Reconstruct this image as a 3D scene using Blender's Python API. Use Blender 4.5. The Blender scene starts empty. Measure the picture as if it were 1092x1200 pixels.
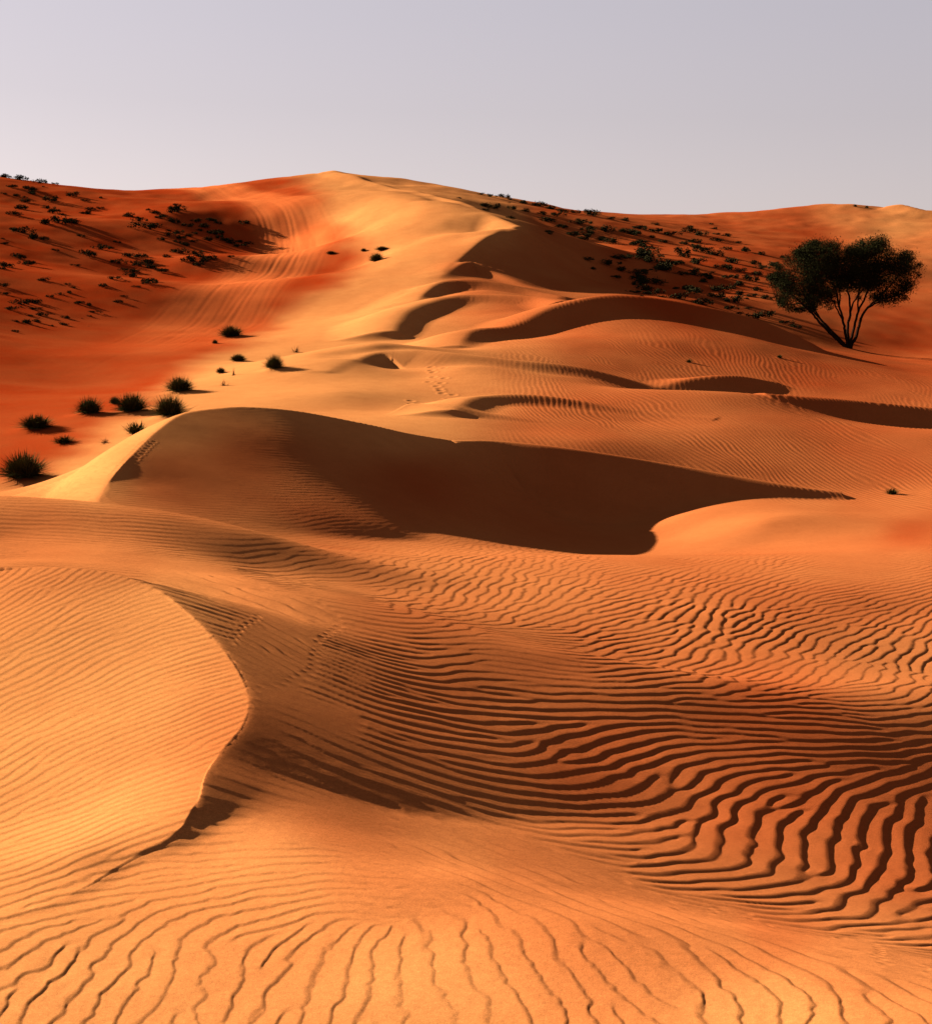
import bpy, bmesh, math, random, time
import numpy as np
from concurrent.futures import ThreadPoolExecutor

QUICK = 0            # 1 = coarse terrain for layout tests
T0 = time.perf_counter()
rng = np.random.default_rng(7)
random.seed(7)
scene = bpy.context.scene
C = scene.collection

# ------------------------------------------------------------------ camera
W, H = 1092.0, 1200.0
F = 2200.0           # focal length in photo pixels
V0 = 380.0           # eye level row
cam_d = bpy.data.cameras.new("camera")
cam = bpy.data.objects.new("camera", cam_d)
C.objects.link(cam)
cam.location = (0, 0, 0)
cam.rotation_euler = (math.radians(90), 0, 0)
cam_d.sensor_fit = 'VERTICAL'
cam_d.sensor_height = 36.0
cam_d.lens = F / H * 36.0
cam_d.shift_y = -(H / 2 - V0) / H
cam_d.clip_start = 0.1
cam_d.clip_end = 9000.0
scene.camera = cam

# ------------------------------------------------------------------ helpers
def zof(v, y):
    return -(v - V0) / F * y

def xof(u, y):
    return (u - W / 2) / F * y

def smax(a, b, k):
    h = np.maximum(k - np.abs(a - b), 0.0) / k
    return np.maximum(a, b) + h * h * k * 0.25

def sstep(e0, e1, x):
    t = np.clip((x - e0) / (e1 - e0), 0, 1)
    return t * t * (3 - 2 * t)

def vnoise(x, y, seed):
    """smooth value noise, arrays in lattice units"""
    r = np.random.default_rng(seed).random((256, 256), dtype=np.float32)
    xi = np.floor(x).astype(np.int32); yi = np.floor(y).astype(np.int32)
    fx = (x - xi).astype(np.float32); fy = (y - yi).astype(np.float32)
    fx = fx * fx * fx * (fx * (fx * 6 - 15) + 10); fy = fy * fy * fy * (fy * (fy * 6 - 15) + 10)
    x0 = xi & 255; x1 = (xi + 1) & 255; y0 = yi & 255; y1 = (yi + 1) & 255
    a = r[y0, x0]; b = r[y0, x1]; c = r[y1, x0]; d = r[y1, x1]
    return (a + (b - a) * fx) * (1 - fy) + (c + (d - c) * fx) * fy

def fbm(x, y, seed, oct=4, gain=0.5):
    s = 0; a = 1.0; n = 0
    for i in range(oct):
        s = s + a * (vnoise(x, y, seed + i) - 0.5); n += a
        x = x * 2.03 + 17.3; y = y * 2.03 + 5.1; a *= gain
    return s / n * 2

# ------------------------------------------------------------------ terrain grid (fan of columns and rows seen from the dune top)
if QUICK:
    uin = np.arange(-40, 1136, 3.0)
    s_rows = np.concatenate([np.arange(math.log(2.6), math.log(26), .004),
                             np.arange(math.log(26), math.log(300), .006)])
else:
    DUP = 1.36
    uin = np.arange(-300, 1400, DUP)
    s_rows = np.concatenate([np.arange(math.log(2.6), math.log(3.9), .006),
                             np.arange(math.log(3.9), math.log(32), .0015),
                             np.arange(math.log(32), math.log(72), .0014),
                             np.arange(math.log(72), math.log(300), .004)])
gap = np.cumsum(np.geomspace(2.0, 40, 60))
cols = np.concatenate([uin[0] - gap[::-1], uin, uin[-1] + gap])
NC, NR = len(cols), len(s_rows)
yr = np.exp(s_rows)

# ------------------------------------------------------------------ broad shape: a smooth surface through surveyed points (u, v, distance)
P = []
def pts(*a):
    for p in a: P.append(p)
def ptz(*a):                    # (u, z, y)
    for u, z, y in a: P.append((u, V0 - z / y * F, y))

ptz((-300, -1.9, 2.6), (300, -1.86, 2.6), (800, -1.84, 2.6), (1400, -1.84, 2.6))
ptz((-300, -2.08, 5), (0, -1.965, 5), (300, -1.91, 5), (600, -1.865, 5), (900, -1.82, 5), (1092, -1.80, 5), (1400, -1.79, 4.8))
ptz((300, -1.89, 5.9), (500, -1.855, 5.9), (150, -1.915, 5.9))
# low foreground crest and the drop behind it
pts((330, 985, 6.75), (546, 1030, 6.25), (700, 1080, 5.75), (850, 1115, 5.5), (1000, 1145, 5.25), (1092, 1165, 5.1))
pts((440, 985, 6.95), (546, 1012, 6.75), (700, 1050, 6.55), (850, 1080, 6.4), (1000, 1105, 6.3), (1092, 1120, 6.3), (1400, 1180, 5.9))
# rippled hollow
pts((546, 960, 7.7), (700, 980, 7.75), (850, 1000, 7.9), (1000, 1020, 8.1), (1092, 1030, 8.3), (1400, 1060, 9.0))
pts((500, 880, 8.75), (700, 900, 9.25), (900, 930, 9.4), (1092, 950, 9.75), (1400, 980, 10.5))
pts((430, 790, 10.0), (600, 820, 10.2), (800, 850, 10.35), (1000, 870, 10.7), (1092, 880, 11.05), (1400, 890, 12))
# rim behind the hollow
pts((190, 680, 12.2), (270, 690, 12.0), (350, 701, 11.8), (500, 735, 11.5), (650, 765, 11.4), (750, 785, 11.4), (850, 800, 11.6), (1092, 815, 12.4), (1400, 820, 13.4))
pts((350, 725, 11.2), (430, 740, 11.1), (500, 757, 11.0), (650, 785, 11.0), (750, 805, 10.9))
# left dune, lit face
pts((150, 1012, 6.65), (60, 1060, 6.2), (-100, 1110, 5.8),  (250, 1000, 6.7), (150, 1000, 6.75))
ptz((-300, -2.2, 7), (-300, -2.45, 9), (-300, -2.3, 11), (0, -2.15, 8.0), (0, -2.2, 9), (0, -2.1, 11), (100, -2.12, 8.5), (100, -2.1, 10.5), (190, -1.98, 8.2), (190, -1.98, 9.6))
LP = []
for p in ((0, 1000, 6.9), (100, 1000, 6.7), (150, 1012, 6.65), (60, 1060, 6.2), (-100, 1110, 5.8), (-300, 1010, 7), (0, 850, 8.6), (0, 750, 9.7), (0, 668, 11), (100, 850, 8.4), (200, 850, 8.2), (100, 950, 7.4), (200, 950, 7.1), (150, 760, 9.4),
          (-300, 860, 9), (-300, 740, 11), (-300, 690, 12),
          (100, 668, 10.8), (170, 685, 10.5), (255, 755, 9.32), (292, 822, 8.38), (256, 885, 7.68), (228, 942, 7.1)):
    LP.append(p)
# its lee side
pts((300, 745, 10.6), (350, 850, 8.35), (300, 900, 7.8), (330, 960, 7.08), (270, 945, 7.22), (400, 900, 8.2), (450, 980, 7.1), (400, 800, 9.65))
pts((0, 655, 13.5), (100, 650, 14), (190, 668, 13), (-300, 650, 13))
ptz((0, -1.63, 12.2))
# low ridge beyond it
pts((-300, 575, 17), (0, 582, 17), (100, 590, 16.8), (200, 607, 16.5), (300, 628, 16.5), (0, 630, 15.5), (100, 635, 15.3), (200, 648, 15))
ptz((0, -2.0, 19), (0, -2.6, 23), (-300, -2.6, 23))
# rippled flat
pts((300, 665, 15.5), (400, 690, 14.5), (400, 650, 18), (500, 690, 16), (500, 650, 20), (600, 740, 13.2), (600, 700, 16), (600, 650, 22),
    (700, 770, 12.6), (700, 700, 16.5), (700, 650, 23.5), (850, 790, 12.8), (850, 720, 16), (850, 650, 24), (1000, 780, 13.9), (1000, 700, 18),
    (1000, 650, 23), (1092, 790, 14.2), (1092, 720, 17.5), (1092, 655, 22), (1400, 790, 15), (1400, 720, 17), (1400, 650, 23))
# dished floor at the right and the pit
pts((900, 632, 27.6), (900, 610, 28.5), (1000, 600, 30), (1092, 610, 28.5), (1092, 577, 33.5), (950, 588, 31.7), (1040, 574, 34), (1400, 600, 30),
    (760, 634, 29.2), (740, 615, 31), (690, 600, 31.7), (640, 575, 32.2), (800, 605, 30.4), (850, 592, 31.2))
# mound: front, left flank, back
pts((200, 612, 18.5), (300, 632, 20.0), (400, 645, 20.8), (500, 642, 23), (600, 640, 26), (680, 643, 28), (250, 600, 22.5), (350, 610, 24), (450, 605, 26), (550, 600, 28.3), (600, 612, 28.6), (400, 570, 28.5), (300, 540, 28.5))
ptz((128, -2.0, 22.5), (155, -1.95, 24.5), (185, -1.85, 26.8), (215, -1.75, 28.5), (290, -1.75, 30), (350, -1.8, 30.5), (430, -2.05, 31), (520, -2.3, 32))
pts((100, 570, 24), (140, 532, 27.5), (70, 578, 25), (55, 577, 28), (100, 552, 29.3), (150, 524, 30.3), (0, 584, 27), (0, 577, 31), (60, 569, 33), (110, 541, 35), (160, 515, 36), (-150, 578, 29))
ptz((290, -1.75, 33), (430, -2.0, 34))
# plain at the left
pts((30, 560, 34), (100, 530, 36), (0, 500, 40), (-300, 560, 33), (-300, 500, 40), (0, 450, 50), (100, 450, 52), (200, 450, 50), (-300, 430, 47),
    (100, 400, 66), (0, 400, 60), (200, 380, 75), (200, 420, 58), (300, 380, 77), (300, 330, 92), (250, 300, 100), (330, 280, 118), (150, 330, 84),
    (100, 300, 97), (0, 330, 80), (0, 270, 101), (100, 250, 121), (200, 250, 120), (200, 275, 111), (200, 300, 103), (200, 330, 93), (250, 235, 138), (-300, 305, 65), (-300, 250, 90))
pts((0, 206, 135), (50, 213, 141), (110, 221, 146), (200, 222, 152), (240, 221, 156), (300, 216, 156), (350, 207, 154), (-300, 188, 128))
# bright windward sheet
pts((250, 470, 42), (300, 450, 46), (400, 460, 42), (350, 420, 57), (450, 480, 40), (550, 503, 36), (500, 470, 42), (500, 440, 47), (440, 430, 50),
    (470, 410, 54), (390, 390, 65), (430, 370, 72), (460, 345, 79.5), (490, 310, 88), (450, 300, 95), (400, 320, 96), (420, 260, 114), (350, 300, 112),
    (500, 260, 105), (400, 230, 125))
pts((390, 202, 150), (440, 217, 138), (490, 227, 128), (545, 242, 115), (580, 257, 106), (605, 268, 98))
# ground to the right of the main ridge
pts((650, 340, 86), (750, 349, 82), (590, 335, 80), (560, 340, 76), (600, 310, 92))
pts((560, 372, 66), (620, 365, 69))
# feet of the slip faces
pts((442, 413, 50.3), (412, 422, 49), (380, 437, 47), (560, 427, 48.8), (640, 437, 48.1), (700, 446, 47.8), (760, 462, 47.3), (800, 456, 49.6), (850, 457, 50.9), (890, 457, 51.8),
    (562, 479, 39.9), (606, 477, 40.5), (680, 484, 40.2), (750, 495, 39.7), (985, 489, 44.4), (1092, 502, 44.6), (692, 458, 43.9), (765, 457, 44.4), (830, 457.5, 44.8), (892, 462, 45),
    (640, 393, 61.2), (690, 375, 63.4), (740, 371, 64.2), (802, 377, 64.3), (875, 392, 63.8), (930, 406, 63.3))
pts((500, 352, 77), (520, 345, 78.5), (560, 340, 79), (610, 347, 78), (530, 325, 83.5), (520, 331, 81.5), (560, 322, 85), (600, 335, 83), (540, 312, 87.3),
    (560, 300, 91.5), (590, 290, 95.5), (602, 283, 99), (616, 279, 102.5), (515, 236, 120))
# floors between the transverse dunes
pts((640, 398, 58), (750, 402, 58), (850, 420, 57), (950, 425, 58), (1050, 445, 56), (900, 402, 61), (1092, 437, 61), (1400, 450, 56))
pts((540, 430, 47.5), (620, 446, 45.5), (640, 455, 44.2))
pts((540, 490, 37.5), (600, 487, 38.6), (700, 500, 37.8), (850, 500, 39.4), (850, 530, 36.3), (1000, 520, 38.7), (1000, 550, 36), (1092, 510, 40), (1092, 545, 36.6),
    (700, 518, 35.3), (620, 505, 36.4), (850, 545, 34.8), (1400, 520, 40))
# right hill and far dune
pts((600, 292, 118), (700, 290, 120), (800, 300, 115), (700, 330, 97), (800, 340, 94), (880, 370, 88), (930, 383, 87), (900, 300, 122), (993, 409, 83),
    (1050, 400, 88), (1050, 330, 115), (1000, 280, 150), (1400, 400, 85), (1400, 330, 115))
ptz((750, .2, 73), (900, -.7, 73))
pts((490, 222, 160), (600, 236, 155), (700, 251, 152), (770, 259, 152), (840, 262, 158), (910, 250, 168), (990, 239, 175), (1050, 246, 172), (1092, 249, 170), (1400, 250, 170))
for u in (-300, 50, 300, 550, 800, 1050, 1400):
    ptz((u, 5.5, 205), (u, 1.0, 300))

P = np.array(P, float)
def rbf_fit(Pu, Ps, val, lam):
    X = np.stack([Pu, Ps], 1)
    n = len(X)
    d2 = ((X[:, None] - X[None]) ** 2).sum(-1)
    K = .5 * d2 * np.log(d2 + 1e-12) + lam * np.eye(n)
    Q = np.concatenate([np.ones((n, 1)), X], 1)
    A = np.block([[K, Q], [Q.T, np.zeros((3, 3))]])
    w = np.linalg.solve(A, np.concatenate([val, np.zeros(3)]))
    return X, w
def rbf_eval(X, w, U, S):
    out = np.zeros(U.shape)
    for (a, b), c in zip(X, w[:len(X)]):
        d2 = (U - a) ** 2 + (S - b) ** 2
        out += c * (.5 * d2 * np.log(d2 + 1e-12))
    return out + w[-3] + w[-2] * U + w[-1] * S

def interp_grid(cu, cs, G, u, s):
    """bicubic (Catmull-Rom, separable) resampling of a coarse regular grid"""
    def wts(c, x):
        f = np.clip((x - c[0]) / (c[1] - c[0]), 1, len(c) - 2.001)
        i = np.floor(f).astype(int); t = f - i
        w = np.stack([-.5*t+t*t-.5*t**3, 1-2.5*t*t+1.5*t**3, .5*t+2*t*t-1.5*t**3, -.5*t*t+.5*t**3])
        return i, w
    i, w = wts(cs, s)
    R = sum(w[k][:, None] * G[np.clip(i - 1 + k, 0, len(cs) - 1)] for k in range(4))
    j, w = wts(cu, u)
    return sum(w[k][None] * R[:, np.clip(j - 1 + k, 0, len(cu) - 1)] for k in range(4))

cu = np.linspace(-330, 1430, 240); cs = np.linspace(math.log(2.4), math.log(310), 420)
X, w = rbf_fit(P[:, 0] / F, np.log(P[:, 2]), (V0 - P[:, 1]) / F, 2e-5)
UU, SS = np.meshgrid(cu / F, cs)
CG = rbf_eval(X, w, UU, SS)
uc = np.clip(cols, -300, 1400)
Tn = interp_grid(cu, cs, CG, uc, s_rows)        # z / y
Y = np.repeat(yr[:, None], NC, 1)
Xw = Y * ((cols - W / 2) / F)[None]
Z = Tn * Y

# ------------------------------------------------------------------ sharp crests with slip faces (lee at the right hand of travel)
def crest(points, per=14):
    p = np.array([(xof(u, y), y, zof(v, y)) for u, v, y in points])
    q = np.concatenate([[2 * p[0] - p[1]], p, [2 * p[-1] - p[-2]]])
    out = []
    for i in range(1, len(q) - 2):
        t = np.linspace(0, 1, per, endpoint=False)[:, None]
        a, b, c, d = q[i - 1], q[i], q[i + 1], q[i + 2]
        out.append(.5 * (2 * b + (c - a) * t + (2 * a - 5 * b + 4 * c - d) * t ** 2 + (3 * b - a - 3 * c + d) * t ** 3))
    out.append(p[-1:])
    return np.concatenate(out)

def dist_to(line, sel_x, sel_y):
    best = np.full(sel_x.shape, 1e9); sd = np.zeros_like(best); zc = np.zeros_like(best); al = np.zeros_like(best)
    acc = 0.0; over = np.zeros_like(best); ns = len(line) - 1
    for k_, (a, b) in enumerate( zip(line[:-1], line[1:])):
        ab = b[:2] - a[:2]; L2 = ab @ ab
        if L2 < 1e-12: continue
        tr = ((sel_x - a[0]) * ab[0] + (sel_y - a[1]) * ab[1]) / L2
        t = np.clip(tr, 0, 1)
        o = np.zeros_like(best)
        if k_ == 0: o = np.maximum(-tr, 0) * math.sqrt(L2)
        if k_ == ns - 1: o = np.maximum(tr - 1, 0) * math.sqrt(L2)
        dx = sel_x - a[0] - t * ab[0]; dy = sel_y - a[1] - t * ab[1]
        d = dx * dx + dy * dy
        m = d < best
        best = np.where(m, d, best); over = np.where(m, o, over)
        side = ab[0] * dy - ab[1] * dx          # >0 left of travel
        sd = np.where(m, np.sign(side), sd)
        zc = np.where(m, a[2] + t * (b[2] - a[2]), zc)
        al = np.where(m, acc + t * math.sqrt(L2), al)
        acc += math.sqrt(L2)
    return np.sqrt(np.maximum(best - over ** 2, 0)), sd, zc, al / max(acc, 1e-6), over

DN = []
def dune(name, points, lee, wind, curve=0.0, reach=None, k=.004, leelen=None, rnd=0.0):
    DN.append((name, points, lee, wind, curve, reach, k, rnd))

L1 = [(-500, 1200, 5), (-100, 1110, 5.8), (60, 1060, 6.2), (150, 1012, 6.65), (195, 990, 6.8), (214, 972, 6.9), (224, 955, 7.02), (234, 933, 7.17), (240, 908, 7.4), (256, 885, 7.68), (284, 852, 8.02), (292, 822, 8.38), (281, 790, 8.82), (256, 755, 9.32), (216, 715, 9.95),
      (172, 685, 10.5), (105, 669, 10.85), (0, 665, 11.0), (-120, 668, 11.0), (-500, 668, 11.0)]
dune('left', L1, .295, .3, .0, 3.4, .003, rnd=.01)
Mc = [(92, 660, 17.5), (104, 625, 19.2), (112, 600, 20.4), (119, 582, 21.4), (128, 566, 22.5), (155, 535, 24.5), (185, 505, 26.8), (215, 485, 28.5), (250, 479, 29.4), (290, 477, 30), (350, 482, 30.5), (430, 497, 31), (480, 508, 31.5), (530, 516, 32.2)]
dune('mound', Mc, .24, .33, .0, 11, .002, rnd=.04)
dune('pit', [(530, 516, 32.4), (575, 516, 33.0), (640, 522, 33.0), (700, 530, 33), (780, 543, 33), (850, 556, 32.8), (920, 568, 32.6), (985, 577, 32.6)], .62, .05, .0, 6, .003)
dune('third', [(528, 480, 37.8), (536, 473, 39), (547, 467, 40.2), (562, 464, 41), (606, 462, 41.5), (661, 467, 41.5), (750, 484, 41), (838, 493, 40.4)], .5, .04, 0, 4, .003)
dune('thirdlip', [(480, 473, 39), (533, 478, 38.3), (590, 489, 38.0), (643, 500, 37.8)], .45, .05, 0, 3, .003)
dune('second', [(380, 437, 47), (412, 422, 49), (442, 412, 50.3), (489, 409, 50.3), (533, 413, 49.7), (606, 421, 49.1), (669, 428, 48.9), (720, 440, 48.6), (765, 457, 48.1)], .5, .05, 0, 5, .003)
dune('lens', [(765, 456, 48.6), (790, 447, 50), (820, 442, 51), (860, 441, 52), (905, 449, 53)], .5, .04, 0, 4, .003)
dune('thirdright', [(895, 460.5, 45.1), (930, 463, 45.3), (985, 467, 45.5), (1092, 478, 46), (1300, 495, 46)], .5, .04, 0, 4, .003)
dune('first', [(535, 404, 56), (541, 394, 58), (555, 385, 59.5), (599, 380, 61.5), (643, 361, 63.5), (698, 348, 65), (740, 347, 65.5), (802, 354, 65.5), (875, 370, 65), (940, 397, 64)], .55, .1, 0, 8, .003)
dune('e_low', [(457, 388, 62), (471, 367, 66), (497, 354, 70), (544, 345, 73), (625, 348, 72.5), (660, 352, 70)], .5, .12, 0, 7, .003)
dune('e_mid', [(487, 353, 75), (500, 340, 78), (522, 330, 79.5), (560, 329, 80), (610, 338, 79), (661, 349, 77)], .5, .12, 0, 7, .003)
dune('e_in', [(515, 325, 83), (548, 306, 87), (575, 316, 86), (600, 327, 84), (640, 345, 81)], .5, .15, 0, 8, .003, rnd=.2)
dune('e_top', [(517, 322, 84), (533, 305, 88), (550, 293, 91), (570, 279, 95), (590, 273, 98), (609, 269, 101), (622, 272, 103)], .62, .10, 0, 14, .003)
dune('main', [(609, 268, 100), (585, 257, 105), (566, 252, 109), (546, 239, 115), (515, 231, 121), (490, 225, 128), (440, 215, 138), (415, 207, 144), (390, 199, 150)], .5, .22, 0, 8, .002)
dune('peak', [(397, 201, 149.5), (410, 206, 152), (426, 214.5, 155)], .5, .1, 0, 6, .002)
dune('farcrest', [(1120, 252, 168), (1092, 251, 168), (1075, 247, 169), (1060, 242, 171), (1052, 241, 172)], .6, .1, 0, 8, .003)

LD = {}
LP = np.array(LP, float)
XL, wL = rbf_fit(LP[:, 0] / F, np.log(LP[:, 2]), (V0 - LP[:, 1]) / F, 3e-4)
CGL = rbf_eval(XL, wL, UU, SS)
MP = np.array([(104, 625, 19.2), (119, 582, 21.4), (128, 566, 22.5), (155, 535, 24.5), (185, 505, 26.8), (215, 485, 28.5), (250, 479, 29.4), (290, 477, 30), (350, 482, 30.5), (430, 497, 31), (480, 508, 31.5), (530, 516, 32.2),
    (300, 508, 28.3), (300, 558, 25.4), (300, 622, 21.7), (205, 572, 23.4), (250, 521, 26.9), (200, 606, 20.6), (250, 625, 20.2), (400, 520, 29.3), (400, 570, 26.6), (400, 636, 22.7), (500, 542, 30.2), (500, 582, 27.8),
    (500, 632, 24.4), (560, 560, 30.7), (560, 602, 28.5), (620, 600, 30.3), (620, 632, 27.8), (690, 614, 31), (690, 645, 28.6),
    (300, 660, 19), (400, 680, 20.3), (500, 690, 22), (600, 690, 25), (200, 640, 18.2), (700, 680, 27), (780, 660, 30)], float)
XM, wM = rbf_fit(MP[:, 0] / F, np.log(MP[:, 2]), (V0 - MP[:, 1]) / F, 1.5e-3)
CGM = rbf_eval(XM, wM, UU, SS)
for name, points, lee, wind, curve, reach, k, rnd in DN:
    line = crest(points, 4 if QUICK else 14 if name in ('left', 'mound') else 8)
    x0, x1 = line[:, 0].min() - reach, line[:, 0].max() + reach
    y0, y1 = line[:, 1].min() - reach, line[:, 1].max() + reach
    r0, r1 = np.searchsorted(yr, [y0, y1])
    uu0 = min(x0 / max(y0, 1), x0 / y1) * F + W / 2; uu1 = max(x1 / max(y0, 1), x1 / y1) * F + W / 2
    c0, c1 = np.searchsorted(cols, [uu0, uu1])
    sl = (slice(r0, r1), slice(c0, c1))
    d, sd, zc, al, ov = dist_to(line, Xw[sl], Y[sl])
    leeside = sd < 0
    ym = points[len(points) // 2][2]; rr = max(rnd, (.006 if 30.8 < ym < 80 else .0022) * ym)
    ds = np.sqrt(d * d + rr * rr) - rr
    lim = 99.0 if name in ('left', 'mound') else .4 * reach
    h = zc - np.where(leeside, lee * ds + .8 / reach * np.maximum(d - lim, 0) ** 2, wind * ds + (.16 if name == 'mound' else .5 / reach) * d * d) - .8 * ov
    if name == 'mound':
        hm = interp_grid(cu, cs, CGM, uc[sl[1]], s_rows[sl[0]]) * Y[sl]
        h = np.where(leeside, np.minimum(hm, zc - .10 * d) - .25 * ov, h)
    if name == 'left':
        hl = interp_grid(cu, cs, CGL, uc[sl[1]], s_rows[sl[0]]) * Y[sl]
        h = np.where(leeside, h, np.minimum(hl, zc + .4 * d + .004) )
    Z[sl] = smax(Z[sl], h, k * Y[sl])
    if name == 'left': 
        lit = np.zeros(Z.shape, bool); lit[sl] = ~leeside & (h > Z[sl] - .02)

# ------------------------------------------------------------------ wind ripples
Vr = V0 - F * Z / Y                                   # picture row of every terrain point
TAB = {}
# u, v, slope of the ripple line in degrees, spacing (m), height / spacing
RC = """50 1060 12 0.075 0.04;50 1150 40 0.084 0.034;150 1110 60 0.084 0.034;240 1120 82 0.084 0.034;350 1130 58 0.084 0.034;450 1120 72 0.084 0.034;560 1130 100 0.084 0.034
650 1150 115 0.084 0.034;800 1160 120 0.084 0.034;950 1180 125 0.084 0.034;250 1012 5 0.075 0.04;400 1035 0 0.075 0.04;500 1065 -10 0.075 0.04;700 1098 -15 0.075 0.04;850 1130 -18 0.075 0.04
0 1010 15 0.075 0.04;1080 1185 150 0.084 0.034
330 760 -32 0.09 0.045;300 870 -25 0.09 0.006;380 850 -25 0.12 0.045;430 900 -25 0.115 0.045;400 960 -20 0.1 0.006;330 980 -10 0.1 0.006;500 960 -22 0.107 0.05;560 1000 -20 0.11 0.0697;700 1050 -18 0.1 0.082;850 1085 -17 0.1 0.082;930 1097 -15 0.1 0.082;770 1068 -17 0.1 0.082;1075 1128 -10 0.1 0.0738;640 1028 -20 0.11 0.0738;1000 1115 -12 0.1 0.082
420 780 -22 0.118 0.0615;500 830 -12 0.142 0.0697;600 850 -4 0.133 0.059;600 920 -10 0.107 0.059;650 885 12 0.107 0.0623;700 960 0 0.112 0.0623;750 900 30 0.104 0.0656;800 930 45 0.103 0.0656
850 960 52 0.115 0.0689;900 985 62 0.111 0.0689;960 990 80 0.107 0.0689;1050 990 90 0.107 0.0689;1085 950 88 0.12 0.0656;800 1005 10 0.122 0.0623;850 1040 2 0.107 0.059;950 1070 8 0.122 0.059;1000 1040 35 0.123 0.0656;1065 1080 15 0.115 0.059
350 728 -24 0.158 0.07;270 708 -18 0.144 0.06;430 750 -12 0.13 0.0615
560 770 10 0.104 0.0375;700 815 0 0.11 0.0375;800 850 -5 0.11 0.0413;900 870 -4 0.11 0.045;1000 880 -3 0.11 0.045;1085 905 12 0.11 0.0488;900 905 8 0.104 0.0562;1050 930 25 0.111 0.068;1000 830 -5 0.11 0.0338;650 790 -8 0.104 0.03
50 615 -3 0.12 0.045;150 622 -5 0.12 0.04;250 640 -5 0.12 0.0112;400 707 -10 0.12 0.0225;600 762 -12 0.12 0.015;50 590 -2 0.12 0.03
350 665 10 0.11 0.0225;450 680 20 0.11 0.0375;550 680 30 0.11 0.0525;600 690 35 0.11 0.0562;700 720 20 0.12 0.0562;650 660 25 0.11 0.0375;800 700 30 0.12 0.0562;830 730 35 0.12 0.06;900 760 30 0.107 0.0562;900 700 20 0.11 0.0488
1000 700 10 0.11 0.0375;1050 765 35 0.115 0.0562;1000 785 25 0.103 0.0338;1080 795 40 0.111 0.0394;750 762 10 0.107 0.0525;850 650 15 0.1 0.0225;1000 660 5 0.1 0.015;400 650 8 0.1 0.015
300 570 -6 0.1 0.018;430 540 -10 0.1 0.02;200 560 -6 0.1 0.012;350 620 0 0.1 0.015;500 610 0 0.1 0.006;900 610 10 0.1 0.004
560 540 -8 .1 .002;620 580 -8 .1 .002;680 605 -8 .1 .002;740 630 -4 .1 .003;600 605 -4 .1 .002;120 1012 8 .07 .036;340 1012 3 .07 .036;440 1045 -4 .075 .036;180 1040 10 .08 .036;60 1035 10 .075 .036;300 1060 12 .085 .036;600 1085 -12 .085 .036;620 1115 110 .085 .036;720 1135 118 .085 .036;880 1165 122 .085 .036;1030 1192 128 .085 .036;540 1095 98 .085 .036;800 1140 128 .08 .036;950 1172 132 .08 .036;680 1100 125 .08 .036;860 1142 140 .09 .036"""
RC = np.array([[float(q) for q in e.split()] for l in RC.split("\n") for e in l.split(";")])
RL = np.array([[100, 800, 25, .06, .042], [50, 900, 29, .06, .042], [200, 800, 20, .06, .042], [235, 870, 22, .06, .05], [150, 700, 19, .058, .035], [50, 700, 28, .058, .04],
               [100, 970, 25, .06, .05], [250, 770, 12, .06, .06], [200, 950, 12, .07, .05], [60, 1000, 18, .075, .04]])

def idw(ctrl, U, V):
    num = [0, 0, 0, 0]; den = 0
    for u, v, th, lam, amp in ctrl:
        w = 1.0 / (((U - u) ** 2 + ((V - v) * 1.5) ** 2 + 500.0) ** 1.9)
        a = 2 * math.radians(th)
        num[0] = num[0] + w * math.cos(a); num[1] = num[1] + w * math.sin(a)
        num[2] = num[2] + w * lam; num[3] = num[3] + w * amp
        den = den + w
    return [n / den for n in num]

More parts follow.
